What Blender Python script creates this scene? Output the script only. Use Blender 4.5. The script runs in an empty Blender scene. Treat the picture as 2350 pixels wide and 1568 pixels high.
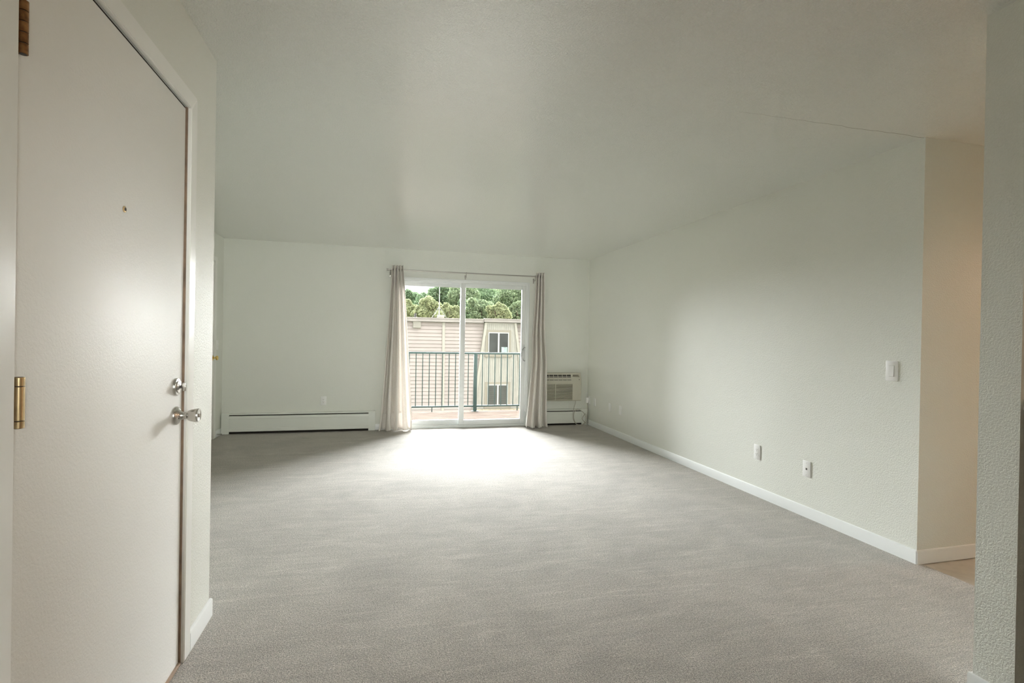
import bpy, bmesh, math, random
from mathutils import Vector, Matrix
from math import sin, cos, pi, radians
random.seed(7)
SC = bpy.context.scene
COL = SC.collection

# ------------------------------------------------------------------ camera
FPX, YAW, PITCH, ROLL, CH = 1161.87, 0.2532, -0.0050, 0.0173, 1.2475
cd = bpy.data.cameras.new('camera'); cam = bpy.data.objects.new('camera', cd); COL.objects.link(cam)
a_ = Vector((cos(YAW), -sin(YAW), 0)); f0 = Vector((sin(YAW), cos(YAW), 0)); z_ = Vector((0, 0, 1))
F = f0 * cos(PITCH) + z_ * sin(PITCH); U0 = -f0 * sin(PITCH) + z_ * cos(PITCH)
R_ = a_ * cos(ROLL) + U0 * sin(ROLL); U_ = -a_ * sin(ROLL) + U0 * cos(ROLL)
m = Matrix((R_, U_, -F)).transposed().to_4x4(); m.translation = Vector((0, 0, CH))
cam.matrix_world = m
cd.sensor_width = 36; cd.sensor_fit = 'HORIZONTAL'; cd.lens = FPX / 2350 * 36; cd.clip_start = 0.02; cd.clip_end = 500
SC.camera = cam

# ------------------------------------------------------------------ exposure
vs = SC.view_settings
SC.display_settings.display_device = 'sRGB'
vs.view_transform = 'Standard'; vs.look = 'None'; vs.gamma = 1; vs.use_curve_mapping = False
vs.exposure = 0.16
SC.cycles.max_bounces = 14; SC.cycles.diffuse_bounces = 9; SC.cycles.glossy_bounces = 4
SC.cycles.transmission_bounces = 6; SC.cycles.transparent_max_bounces = 12
SC.cycles.caustics_reflective = False; SC.cycles.caustics_refractive = False
SC.cycles.sample_clamp_indirect = 8
SC.cycles.use_denoising = True

# ------------------------------------------------------------------ sky (bright overcast)
w = bpy.data.worlds.new('overcast_sky'); SC.world = w; w.use_nodes = True
nt = w.node_tree; nt.nodes.clear()
out = nt.nodes.new('ShaderNodeOutputWorld'); bg = nt.nodes.new('ShaderNodeBackground')
tc = nt.nodes.new('ShaderNodeTexCoord'); sx = nt.nodes.new('ShaderNodeSeparateXYZ'); cr = nt.nodes.new('ShaderNodeValToRGB')
nt.links.new(tc.outputs['Generated'], sx.inputs[0]); nt.links.new(sx.outputs['Z'], cr.inputs[0]); nt.links.new(cr.outputs[0], bg.inputs[0])
nt.links.new(bg.outputs[0], out.inputs[0])
SKY = 3.45
cr.color_ramp.elements[0].position = 0.0; cr.color_ramp.elements[0].color = (.22, .225, .22, 1)
cr.color_ramp.elements[1].position = 0.10; cr.color_ramp.elements[1].color = (.50, .515, .53, 1)
e = cr.color_ramp.elements.new(0.35); e.color = (.86, .88, .90, 1)
e = cr.color_ramp.elements.new(0.9); e.color = (1, 1, 1, 1)
bg.inputs['Strength'].default_value = SKY

# hazy sun, high behind the camera to the right: lights the house opposite, never enters the room
sd = bpy.data.lights.new('sun', 'SUN'); sun = bpy.data.objects.new('sun', sd); COL.objects.link(sun)
sd.energy = 1.7; sd.angle = radians(4); sd.color = (1, .97, .92)
sun.rotation_euler = Vector((-.50, .45, -.72)).to_track_quat('-Z', 'Y').to_euler()

# added fill: very wide soft lamp beyond the house opposite, facing the sliding door
gd = bpy.data.lights.new('daylight_fill', 'SUN'); glow = bpy.data.objects.new('daylight_fill', gd); COL.objects.link(glow)
gd.energy = 63; gd.angle = radians(70); gd.color = (.975, .99, 1)
glow.rotation_euler = Vector((-.15, -.95, -.25)).to_track_quat('-Z', 'Y').to_euler()

# added fill spot near the camera, brightens the far end of the room
fd = bpy.data.lights.new('room_fill_spot', 'SPOT'); fl = bpy.data.objects.new('room_fill_spot', fd); COL.objects.link(fl)
fd.energy = 260; fd.spot_size = radians(64); fd.spot_blend = 1; fd.shadow_soft_size = .30; fd.color = (.97, 1, .96)
fl.location = (.30, -.45, 1.35); fl.rotation_euler = Vector((-.02, 1, .005)).to_track_quat('-Z', 'Y').to_euler()

# portal in the sliding door opening guides sky light into the room
pd = bpy.data.lights.new('door_daylight_portal', 'AREA'); pl = bpy.data.objects.new('door_daylight_portal', pd); COL.objects.link(pl)
pd.shape = 'RECTANGLE'; pd.size = 1.86; pd.size_y = 2.04; pd.cycles.is_portal = True
pl.location = (1.11, 7.26, 1.03); pl.rotation_euler = (radians(-90), 0, 0)

# ------------------------------------------------------------------ dimensions
H = 2.44; D = 7.01; XR = 2.988; XL = -1.911; YR = 2.215; XP = 2.096; YP = 1.348; YP0 = 1.224
XW = -0.716; YW = 2.483; REAR = -2.2; T = 0.14; DX0, DX1, DZ = 0.19, 2.05, 2.05
DOUT = D + 0.24

# ------------------------------------------------------------------ materials
MATS = {}
def mat(name, col, rough=.6, metal=0, spec=.5, bump=None, var=None, var_scale=3, sheen=0, coat=0, emit=None, det=3):
    if name in MATS: return MATS[name]
    m = bpy.data.materials.new(name); m.use_nodes = True; nt = m.node_tree
    b = nt.nodes['Principled BSDF']
    b.inputs['Base Color'].default_value = (*col, 1); b.inputs['Roughness'].default_value = rough
    b.inputs['Metallic'].default_value = metal; b.inputs['Specular IOR Level'].default_value = spec
    if sheen: b.inputs['Sheen Weight'].default_value = sheen
    if coat: b.inputs['Coat Weight'].default_value = coat; b.inputs['Coat Roughness'].default_value = .15
    if emit: b.inputs['Emission Color'].default_value = (*emit[0], 1); b.inputs['Emission Strength'].default_value = emit[1]
    t = nt.nodes.new('ShaderNodeTexCoord')
    if bump:
        sc, dist = bump[0], bump[1]
        n = nt.nodes.new('ShaderNodeTexNoise'); n.inputs['Scale'].default_value = sc; n.inputs['Detail'].default_value = det
        n.inputs['Roughness'].default_value = .55
        nt.links.new(t.outputs['Object'], n.inputs['Vector'])
        if len(bump) > 2:   # stretch
            mp = nt.nodes.new('ShaderNodeMapping'); mp.inputs['Scale'].default_value = bump[2]
            nt.links.new(t.outputs['Object'], mp.inputs[0]); nt.links.new(mp.outputs[0], n.inputs['Vector'])
        bp = nt.nodes.new('ShaderNodeBump'); bp.inputs['Strength'].default_value = 1; bp.inputs['Distance'].default_value = dist
        nt.links.new(n.outputs['Fac'], bp.inputs['Height']); nt.links.new(bp.outputs[0], b.inputs['Normal'])
    if var:
        n = nt.nodes.new('ShaderNodeTexNoise'); n.inputs['Scale'].default_value = var_scale; n.inputs['Detail'].default_value = 4
        r = nt.nodes.new('ShaderNodeValToRGB')
        r.color_ramp.elements[0].position = .32; r.color_ramp.elements[1].position = .68
        r.color_ramp.elements[0].color = (*[c * (1 - var) for c in col], 1); r.color_ramp.elements[1].color = (*[min(1, c * (1 + var)) for c in col], 1)
        nt.links.new(t.outputs['Object'], n.inputs['Vector']); nt.links.new(n.outputs['Fac'], r.inputs[0]); nt.links.new(r.outputs[0], b.inputs['Base Color'])
    MATS[name] = m; return m

def plaster(name, col, rough, scale, dist, thr=.5, spec=.5, coat=0, coat_rough=.3):
    """painted orange-peel / knockdown texture: raised flat blobs"""
    m = bpy.data.materials.new(name); m.use_nodes = True; nt = m.node_tree; b = nt.nodes['Principled BSDF']
    b.inputs['Base Color'].default_value = (*col, 1); b.inputs['Roughness'].default_value = rough; b.inputs['Specular IOR Level'].default_value = spec
    if coat: b.inputs['Coat Weight'].default_value = coat; b.inputs['Coat Roughness'].default_value = coat_rough; b.inputs['Coat IOR'].default_value = 1.6
    t = nt.nodes.new('ShaderNodeTexCoord'); n = nt.nodes.new('ShaderNodeTexNoise')
    n.inputs['Scale'].default_value = scale; n.inputs['Detail'].default_value = 2.5; n.inputs['Distortion'].default_value = .6
    r = nt.nodes.new('ShaderNodeValToRGB'); r.color_ramp.elements[0].position = thr - .12; r.color_ramp.elements[1].position = thr + .12
    r.color_ramp.interpolation = 'EASE'
    bp = nt.nodes.new('ShaderNodeBump'); bp.inputs['Strength'].default_value = 1; bp.inputs['Distance'].default_value = dist
    L = nt.links; L.new(t.outputs['Object'], n.inputs['Vector']); L.new(n.outputs['Fac'], r.inputs[0]); L.new(r.outputs[0], bp.inputs['Height']); L.new(bp.outputs[0], b.inputs['Normal'])
    MATS[name] = m; return m

M = {}
WALLC = (.80, .81, .758)
M['wall'] = plaster('cream_wall_paint', WALLC, .5, 135, .0006, coat=.15, coat_rough=.4)
M['ceil'] = plaster('ceiling_texture_paint', (.865, .88, .835), .45, 125, .0026, spec=.4, coat=1, coat_rough=.25)
M['trim'] = mat('white_trim_paint', (.88, .90, .90), .32, bump=(30, .0003))
M['door'] = plaster('glossy_door_paint', (.915, .91, .885), .45, 120, .00018, spec=.65)
M['casing'] = mat('casing_paint', (.88, .88, .85), .28, bump=(26, .0006, (1, 1, .12)))
M['dark'] = mat('gap_shade_black', (.02, .015, .01), .9)  # near-black colour standing in for shade in door gaps and heater slots
M['wood'] = mat('bare_door_edge_wood', (.25, .17, .115), .6, var=.35, var_scale=14, bump=(60, .0005, (1, 1, .1)))
M['brass'] = mat('aged_brass', (.62, .47, .27), .3, metal=.9, var=.25, var_scale=30)
M['bronze'] = mat('worn_bronze', (.26, .13, .055), .32, metal=.85, var=.5, var_scale=60)
M['polbrass'] = mat('polished_brass', (.80, .60, .22), .16, metal=1)
M['nickel'] = mat('satin_nickel', (.62, .60, .57), .24, metal=1)
M['chrome'] = mat('chrome', (.75, .75, .76), .12, metal=1)
M['vinyl'] = mat('white_vinyl_frame', (.82, .84, .83), .35, bump=(12, .0002))
M['plastic'] = mat('white_plastic', (.90, .90, .89), .3, bump=(8, .0001))
M['slot'] = mat('dark_slot', (.06, .055, .05), .6)
M['heater'] = mat('heater_enamel', (.82, .84, .79), .35, bump=(9, .0005))
M['ac'] = mat('beige_plastic', (.55, .53, .445), .42, bump=(40, .0002))
M['acdark'] = mat('ac_grille_dark', (.035, .03, .025), .6)
M['cord'] = mat('grey_cord', (.50, .47, .40), .5)
M['rod'] = mat('brushed_rod', (.45, .43, .40), .35, metal=.9)
M['rail'] = mat('green_grey_rail_paint', (.022, .038, .035), .5, spec=.2, bump=(50, .0003))
M['siding'] = mat('beige_siding', (.33, .285, .265), .6, var=.05, var_scale=2)
M['fascia'] = mat('fascia_metal', (.30, .27, .25), .5, var=.08, var_scale=3)
M['htrim'] = mat('cream_house_trim', (.35, .33, .285), .55)
M['board'] = mat('vertical_board', (.33, .315, .28), .6, var=.06, var_scale=5)
M['hcasing'] = mat('tan_window_casing', (.25, .225, .18), .6)
M['hwhite'] = mat('white_window_frame', (.42, .42, .40), .4)
M['roof'] = mat('flat_roof_gravel', (.20, .19, .17), .9, bump=(60, .01), var=.2, var_scale=30)
M['hglass'] = mat('dark_window_glass', (.03, .034, .032), .3, spec=.25, var=.5, var_scale=1.6)
M['blind'] = mat('slatted_blind', (.10, .10, .085), .5)
M['poster'] = mat('pale_teal_card', (.27, .36, .33), .5, var=.5, var_scale=7)
M['grass'] = mat('lawn', (.05, .085, .025), .9, var=.4, var_scale=.6)
M['stone'] = mat('sandstone_ledge', (.33, .29, .20), .9, var=.3, var_scale=6, bump=(9, .02))
M['bark'] = mat('bark', (.10, .075, .05), .9, var=.3, var_scale=8, bump=(20, .02))
M['galv'] = mat('galvanised_metal', (.30, .31, .31), .45, metal=.6)
M['counter'] = mat('brown_laminate', (.20, .115, .05), .3, var=.3, var_scale=30)
M['cabinet'] = mat('dark_oak', (.16, .11, .065), .5, var=.25, var_scale=12)
M['vinylfloor'] = mat('tan_vinyl_floor', (.50, .45, .38), .45, var=.06, var_scale=18)
M['ext'] = mat('outer_wall', (.45, .42, .38), .8)
M['lamp'] = mat('warm_lamp_globe', (.9, .85, .75), .4, emit=((1, .62, .34), 3))

def carpet_mat():
    m = bpy.data.materials.new('grey_beige_carpet'); m.use_nodes = True; nt = m.node_tree; L = nt.links; b = nt.nodes['Principled BSDF']
    b.inputs['Roughness'].default_value = .95; b.inputs['Specular IOR Level'].default_value = .15
    b.inputs['Sheen Weight'].default_value = .25; b.inputs['Sheen Roughness'].default_value = .6
    t = nt.nodes.new('ShaderNodeTexCoord')
    def noise(sc, det, scale=(1, 1, 1), rot=0, rough=.5, dist=0):
        mp = nt.nodes.new('ShaderNodeMapping'); mp.inputs['Scale'].default_value = scale; mp.inputs['Rotation'].default_value = (0, 0, rot)
        n = nt.nodes.new('ShaderNodeTexNoise'); n.inputs['Scale'].default_value = sc; n.inputs['Detail'].default_value = det
        n.inputs['Roughness'].default_value = rough; n.inputs['Distortion'].default_value = dist
        L.new(t.outputs['Object'], mp.inputs[0]); L.new(mp.outputs[0], n.inputs['Vector']); return n
    def mr(n, a, b_, c, d):
        r = nt.nodes.new('ShaderNodeMapRange'); r.inputs[1].default_value = a; r.inputs[2].default_value = b_; r.inputs[3].default_value = c; r.inputs[4].default_value = d
        L.new(n.outputs[0], r.inputs[0]); return r
    def mul(x, y):
        q = nt.nodes.new('ShaderNodeMath'); q.operation = 'MULTIPLY'; L.new(x.outputs[0], q.inputs[0]); L.new(y.outputs[0], q.inputs[1]); return q
    fine = mr(noise(230, 2, rough=.75), .34, .66, .38, 1.62)
    mid = mr(noise(95, 3, rough=.65), .35, .65, .82, 1.18)
    strk = mr(noise(2.6, 5, (1, 5, 1), .16, .65, 1.6), .32, .68, .91, 1.09)
    strk2 = mr(noise(2.2, 3, (.7, 8, 1), .25, .6, 1.6), .58, .66, 1.0, 1.14)
    blot = mr(noise(2.1, 5, rough=.6, dist=1.2), .3, .7, .88, 1.10)
    v = mul(mul(mul(fine, mid), mul(strk, strk2)), blot)
    vm = nt.nodes.new('ShaderNodeVectorMath'); vm.operation = 'SCALE'; vm.inputs[0].default_value = (.395, .37, .335)
    L.new(v.outputs[0], vm.inputs['Scale']); L.new(vm.outputs[0], b.inputs['Base Color'])
    bp = nt.nodes.new('ShaderNodeBump'); bp.inputs['Strength'].default_value = .9; bp.inputs['Distance'].default_value = .006
    bn = noise(170, 2, rough=.7)
    ad = nt.nodes.new('ShaderNodeMath'); ad.operation = 'MULTIPLY_ADD'; L.new(strk.outputs[0], ad.inputs[0]); ad.inputs[1].default_value = .8; L.new(bn.outputs[0], ad.inputs[2])
    L.new(ad.outputs[0], bp.inputs['Height']); L.new(bp.outputs[0], b.inputs['Normal'])
    return m
M['carpet'] = carpet_mat()

def fabric_mat():
    m = bpy.data.materials.new('linen_weave'); m.use_nodes = True; nt = m.node_tree; L = nt.links; b = nt.nodes['Principled BSDF']
    b.inputs['Roughness'].default_value = .9; b.inputs['Specular IOR Level'].default_value = .1
    t = nt.nodes.new('ShaderNodeTexCoord')
    cs = []
    for sc in ((40, 40, 300), (300, 300, 60)):
        mp = nt.nodes.new('ShaderNodeMapping'); mp.inputs['Scale'].default_value = sc; n = nt.nodes.new('ShaderNodeTexNoise'); n.inputs['Scale'].default_value = 1; n.inputs['Detail'].default_value = 2
        L.new(t.outputs['Object'], mp.inputs[0]); L.new(mp.outputs[0], n.inputs['Vector']); cs.append(n)
    a = nt.nodes.new('ShaderNodeMath'); a.operation = 'ADD'; L.new(cs[0].outputs[0], a.inputs[0]); L.new(cs[1].outputs[0], a.inputs[1])
    r = nt.nodes.new('ShaderNodeMapRange'); r.inputs[1].default_value = .7; r.inputs[2].default_value = 1.3; r.inputs[3].default_value = .93; r.inputs[4].default_value = 1.06
    L.new(a.outputs[0], r.inputs[0]); vm = nt.nodes.new('ShaderNodeVectorMath'); vm.operation = 'SCALE'; vm.inputs[0].default_value = (.87, .84, .805)
    L.new(r.outputs[0], vm.inputs['Scale']); L.new(vm.outputs[0], b.inputs['Base Color'])
    bp = nt.nodes.new('ShaderNodeBump'); bp.inputs['Distance'].default_value = .0006; L.new(a.outputs[0], bp.inputs['Height']); L.new(bp.outputs[0], b.inputs['Normal'])
    tr = nt.nodes.new('ShaderNodeBsdfTranslucent'); mx = nt.nodes.new('ShaderNodeMixShader'); mx.inputs[0].default_value = .30
    L.new(vm.outputs[0], tr.inputs['Color']); o = nt.nodes['Material Output']
    L.new(b.outputs[0], mx.inputs[1]); L.new(tr.outputs[0], mx.inputs[2]); L.new(mx.outputs[0], o.inputs[0])
    return m
M['linen'] = fabric_mat()

def glass_mat():
    m = bpy.data.materials.new('clear_window_glass'); m.use_nodes = True; nt = m.node_tree; L = nt.links; nt.nodes.remove(nt.nodes['Principled BSDF'])
    tr = nt.nodes.new('ShaderNodeBsdfTransparent'); tr.inputs[0].default_value = (.97, .98, .975, 1)
    g = nt.nodes.new('ShaderNodeBsdfGlossy'); g.inputs['Roughness'].default_value = .02
    fr = nt.nodes.new('ShaderNodeFresnel'); fr.inputs[0].default_value = 1.35; mx = nt.nodes.new('ShaderNodeMixShader')
    L.new(fr.outputs[0], mx.inputs[0]); L.new(tr.outputs[0], mx.inputs[1]); L.new(g.outputs[0], mx.inputs[2]); L.new(mx.outputs[0], nt.nodes['Material Output'].inputs[0])
    return m
M['glass'] = glass_mat()

def deck_mat():
    m = bpy.data.materials.new('weathered_deck_boards'); m.use_nodes = True; nt = m.node_tree; L = nt.links; b = nt.nodes['Principled BSDF']
    b.inputs['Roughness'].default_value = .95; b.inputs['Specular IOR Level'].default_value = .05
    t = nt.nodes.new('ShaderNodeTexCoord'); mp = nt.nodes.new('ShaderNodeMapping'); mp.inputs['Scale'].default_value = (1.6, 14, 1)
    n = nt.nodes.new('ShaderNodeTexNoise'); n.inputs['Scale'].default_value = 1.6; n.inputs['Detail'].default_value = 5; n.inputs['Roughness'].default_value = .65
    r = nt.nodes.new('ShaderNodeValToRGB'); el = r.color_ramp.elements
    el[0].position = .3; el[0].color = (.03, .02, .014, 1); el[1].position = .7; el[1].color = (.115, .09, .072, 1); q = el.new(.5); q.color = (.08, .055, .04, 1)
    L.new(t.outputs['Object'], mp.inputs[0]); L.new(mp.outputs[0], n.inputs['Vector']); L.new(n.outputs[0], r.inputs[0]); L.new(r.outputs[0], b.inputs['Base Color'])
    return m
M['deck'] = deck_mat()

def leaf_mat(name, c1, c2):
    m = bpy.data.materials.new(name); m.use_nodes = True; nt = m.node_tree; L = nt.links; b = nt.nodes['Principled BSDF']
    b.inputs['Roughness'].default_value = .6; b.inputs['Specular IOR Level'].default_value = .25
    g = nt.nodes.new('ShaderNodeNewGeometry'); r = nt.nodes.new('ShaderNodeValToRGB')
    r.color_ramp.elements[0].color = (*c1, 1); r.color_ramp.elements[1].color = (*c2, 1)
    L.new(g.outputs['Random Per Island'], r.inputs[0]); L.new(r.outputs[0], b.inputs['Base Color'])
    tr = nt.nodes.new('ShaderNodeBsdfTranslucent'); mx = nt.nodes.new('ShaderNodeMixShader'); mx.inputs[0].default_value = .3
    L.new(r.outputs[0], tr.inputs[0]); L.new(b.outputs[0], mx.inputs[1]); L.new(tr.outputs[0], mx.inputs[2]); L.new(mx.outputs[0], nt.nodes['Material Output'].inputs[0])
    return m
M['leaf_yellow'] = leaf_mat('yellow_green_leaves', (.25, .29, .16), (.42, .45, .25))
M['leaf_dark'] = leaf_mat('dark_green_leaves', (.13, .20, .12), (.27, .36, .20))
M['leaf_mid'] = leaf_mat('mid_green_leaves', (.17, .23, .14), (.33, .40, .23))

# ------------------------------------------------------------------ mesh helpers
class MB:
    def __init__(s): s.bm = bmesh.new()
    def box(s, x0, x1, y0, y1, z0, z1, bev=0, seg=2):
        r = bmesh.ops.create_cube(s.bm, size=1)
        vs_ = r['verts']
        for v in vs_: v.co = Vector(((x0 + x1) / 2 + v.co.x * (x1 - x0), (y0 + y1) / 2 + v.co.y * (y1 - y0), (z0 + z1) / 2 + v.co.z * (z1 - z0)))
        if bev:
            es = list({e for v in vs_ for e in v.link_edges})
            bmesh.ops.bevel(s.bm, geom=es, offset=bev, segments=seg, affect='EDGES', profile=.5)
        return s
    def prism(s, pts, d):
        """closed polygon (3-D points) swept by vector d"""
        d = Vector(d); a = [s.bm.verts.new(p) for p in pts]; b = [s.bm.verts.new(Vector(p) + d) for p in pts]
        n = len(pts); s.bm.faces.new(a); s.bm.faces.new(b[::-1])
        for i in range(n): s.bm.faces.new((a[i], b[i], b[(i + 1) % n], a[(i + 1) % n]))
        return s
    def tube(s, pts, r, n=10, cap=True):
        pts = [Vector(p) for p in pts]; rings = []
        prev = None
        for i, p in enumerate(pts):
            t = (pts[min(i + 1, len(pts) - 1)] - pts[max(i - 1, 0)]).normalized()
            if prev is None:
                u = t.orthogonal().normalized()
            else:
                u = (prev - t * prev.dot(t)).normalized()
            prev = u; v = t.cross(u)
            rr = r[i] if isinstance(r, (list, tuple)) else r
            rings.append([s.bm.verts.new(p + (u * cos(2 * pi * k / n) + v * sin(2 * pi * k / n)) * rr) for k in range(n)])
        for a, b in zip(rings, rings[1:]):
            for k in range(n): s.bm.faces.new((a[k], a[(k + 1) % n], b[(k + 1) % n], b[k]))
        if cap: s.bm.faces.new(rings[0][::-1]); s.bm.faces.new(rings[-1])
        return s
    def lathe(s, org, axis, prof, n=32):
        """prof: list of (distance along axis, radius)"""
        org = Vector(org); axis = Vector(axis).normalized()
        return s.tube([org + axis * d for d, _ in prof], [max(r, .0002) for _, r in prof], n) if False else s._lathe(org, axis, prof, n)
    def _lathe(s, org, axis, prof, n):
        u = axis.orthogonal().normalized(); v = axis.cross(u); rings = []
        for d, r in prof:
            r = max(r, .0002)
            rings.append([s.bm.verts.new(org + axis * d + (u * cos(2 * pi * k / n) + v * sin(2 * pi * k / n)) * r) for k in range(n)])
        for a, b in zip(rings, rings[1:]):
            for k in range(n): s.bm.faces.new((a[k], a[(k + 1) % n], b[(k + 1) % n], b[k]))
        s.bm.faces.new(rings[0][::-1]); s.bm.faces.new(rings[-1])
        return s
    def build(s, name, m, parent=None, smooth=True, org=None):
        bmesh.ops.recalc_face_normals(s.bm, faces=s.bm.faces)
        me = bpy.data.meshes.new(name)
        if org is not None: bmesh.ops.translate(s.bm, verts=s.bm.verts, vec=-Vector(org))
        s.bm.to_mesh(me); s.bm.free()
        if m: me.materials.append(m)
        o = bpy.data.objects.new(name, me); COL.objects.link(o)
        if org is not None: o.location = org
        if parent is not None:
            o.parent = parent
            o.matrix_parent_inverse = Matrix.Translation(-world_loc(parent))
        if smooth:
            for p in me.polygons: p.use_smooth = True
            me.set_sharp_from_angle(angle=radians(35))
        return o
def world_loc(o):
    v = Vector((0, 0, 0))
    # every parent here only translates, and geometry is given in world coordinates
    v += o.location
    return v
def struct(o): o['kind'] = 'structure'; return o
def tag(o, label, cat, group=None, kind=None):
    o['label'] = label; o['category'] = cat
    if group: o['group'] = group
    if kind: o['kind'] = kind
    return o
def empty(name, loc, label=None, cat=None, group=None):
    o = bpy.data.objects.new(name, None); COL.objects.link(o); o.location = loc; o.empty_display_size = .1
    if label: tag(o, label, cat, group)
    return o

# ================================================================== ROOM SHELL
# floor: carpet in the living room, vinyl in hall and kitchen
b = MB(); b.box(XL - T, XR + 0.03, REAR, DOUT - .03, -.12, 0); struct(b.build('floor', M['carpet'], smooth=False))
b = MB(); b.box(XR + 0.03, 6.9, REAR, YR + .02, -.12, -.004); struct(b.build('floor_hallway', M['vinylfloor'], smooth=False))
b = MB(); b.box(XL - T, 6.9, REAR, DOUT, H, H + .16); struct(b.build('ceiling', M['ceil'], smooth=False))
# back wall with the sliding door opening
b = MB()
b.box(XL - T, DX0, D, DOUT, 0, H); b.box(DX1, XR + T, D, DOUT, 0, H); b.box(DX0, DX1, D, DOUT, DZ, H)
struct(b.build('wall_back', M['wall'], smooth=False))
b = MB(); b.box(XR, XR + T, YR, D, 0, H); struct(b.build('wall_right', M['wall'], smooth=False))
b = MB(); b.box(XR + T, 5.2, YR, YR + T, 0, H); b.box(5.2, 5.3, YR, YR + T, 0, H); struct(b.build('wall_hallway', M['wall'], smooth=False))
b = MB(); b.box(XL - T, XL, YW - T, D, 0, H); struct(b.build('wall_left', M['wall'], smooth=False))
b = MB(); b.box(XP, 5.2, YP0, YP, 0, H); struct(b.build('wall_partition', M['wall'], smooth=False))
# end of the hallway: doorway into a lit room
b = MB(); b.box(5.2, 5.3, YP0, 1.42, 0, H); b.box(5.2, 5.3, 1.42, YR, 2.03, H); struct(b.build('wall_hallway_end', M['wall'], smooth=False))
b = MB(); b.box(5.3, 6.9, YR, YR + T, 0, H); b.box(6.9, 7.0, REAR, YR + T, 0, H); b.box(5.3, 6.9, YP0 - .6, YP0 - .5, 0, H)
b.box(5.2, 5.3, YP0 - .6, YP0, 0, H); struct(b.build('wall_far_room', M['wall'], smooth=False))
# entry wall with the door opening
DY0, DY1, DTOP = 1.228, 2.1560, 2.098
b = MB()
b.box(XW - .12, XW, REAR, DY0, 0, H); b.box(XW - .12, XW, DY1, YW, 0, H); b.box(XW - .12, XW, DY0, DY1, DTOP, H)
b.box(XL - T, XW - .12, YW - .12, YW, 0, H)
struct(b.build('wall_entry', M['wall'], smooth=False))
b = MB(); b.box(XL - T, 6.9, REAR - T, REAR, 0, H); struct(b.build('wall_rear', M['wall'], smooth=False))
b = MB(); b.box(XL - T, XL, REAR, YW - T, 0, H); struct(b.build('wall_corridor', M['wall'], smooth=False))

# baseboards
def baseboard(name, p0, p1, nrm, h=.078, t=.012):
    (x0, y0), (x1, y1) = p0, p1; n = Vector((nrm[0], nrm[1], 0))
    p = Vector((x0, y0, 0)); d = Vector((x1 - x0, y1 - y0, 0))
    prof = [(0, 0), (t, 0), (t, h - .008), (t * .75, h - .002), (t * .35, h), (0, h)]
    bb = MB(); bb.prism([p + n * a + Vector((0, 0, z)) for a, z in prof], d)
    return struct(bb.build(name, M['trim']))
baseboard('baseboard_right', (XR, YR - .004), (XR, D), (-1, 0))
baseboard('baseboard_hallway', (XR - .010, YR), (5.2, YR), (0, -1))
baseboard('baseboard_entry', (XW, 2.2245), (XW, YW + .010), (1, 0))
baseboard('baseboard_entry_return', (XW, YW), (XL, YW), (0, 1))
baseboard('baseboard_left', (XL, 6.735), (XL, D), (1, 0))
baseboard('baseboard_left_near', (XL, YW + .012), (XL, 5.80), (1, 0))
baseboard('baseboard_back', (-.058, D), (DX0 - .01, D), (0, -1))
baseboard('baseboard_partition', (XP, YP0), (XP, YP + .010), (-1, 0), h=.065)
baseboard('baseboard_partition_far', (XP, YP), (5.2, YP), (0, 1), h=.065)

# faint drywall crack running along the ceiling from the corner of the right wall
b = MB(); pts = []
x = XR
while x > 1.75:
    pts.append((x, YR + .012 + random.uniform(-.006, .006) + (XR - x) * .012, H - .0003)); x -= random.uniform(.03, .08)
b.tube(pts, [.0011 * (1 - .8 * i / len(pts)) for i in range(len(pts))], 5)
tag(b.build('ceiling_crack', mat('crack_grey', (.30, .28, .24), .9)), 'thin hairline crack in the ceiling running from the corner of the right wall', 'crack')

# ================================================================== ENTRY DOOR (door_1)
door = empty('door_1', (XW, DY0, 0)); struct(door)
door['label'] = 'white glossy slab entry door with nickel knob and deadbolt on the left wall'
def P(mb, name, m, parent, label=None, smooth=True):
    o = mb.build(name, m, smooth=smooth)
    o.parent = parent; o.matrix_parent_inverse = Matrix.Translation(-abs_loc(parent))
    if label: o['label'] = label
    return o
def abs_loc(o):
    v = Vector(o.location)
    if o.parent is not None and o.parent.type == 'EMPTY' and o.type == 'EMPTY': v = v  # not nested
    return v if o.type == 'EMPTY' else (abs_loc(o.parent) * 0 if o.parent is None else Vector((0, 0, 0)))
slab = P(MB().box(XW - .046, XW - .002, 1.237, 2.140, .012, 2.086, .002), 'slab', M['door'], door)
# casing: mitred, inner bevel, on the room side
def casing_piece(pts2, plane_x, t, sgn=1):
    return [Vector((plane_x + sgn * t, y, z)) for y, z in pts2]
CI0, CI1, CT = 1.222, 2.1560, 2.0945     # inner edge of the casing
CW = .063
def casing(name, m, parent, X, sgn, y0, y1, zt, w, t=.013):
    for poly in (([(y1, 0), (y1 + w, 0), (y1 + w, zt + w), (y1, zt)]), ([(y0, 0), (y0, zt), (y0 - w, zt + w), (y0 - w, 0)]), ([(y0, zt), (y1, zt), (y1 + w, zt + w), (y0 - w, zt + w)])):
        cy = sum(p[0] for p in poly) / 4; cz = sum(p[1] for p in poly) / 4
        mb = MB(); mb.prism([(X + sgn * .0002, y, z) for y, z in poly], (sgn * t, 0, 0))
        es = [e for e in mb.bm.edges if abs(e.verts[0].co.x - (X + sgn * (t + .0002))) < 1e-5 and abs(e.verts[1].co.x - (X + sgn * (t + .0002))) < 1e-5]
        bmesh.ops.bevel(mb.bm, geom=es, offset=.0035, segments=3, affect='EDGES')
        P(mb, name, m, parent)
casing('casing', M['casing'], door, XW, 1, CI0, CI1, CT, CW)
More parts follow.
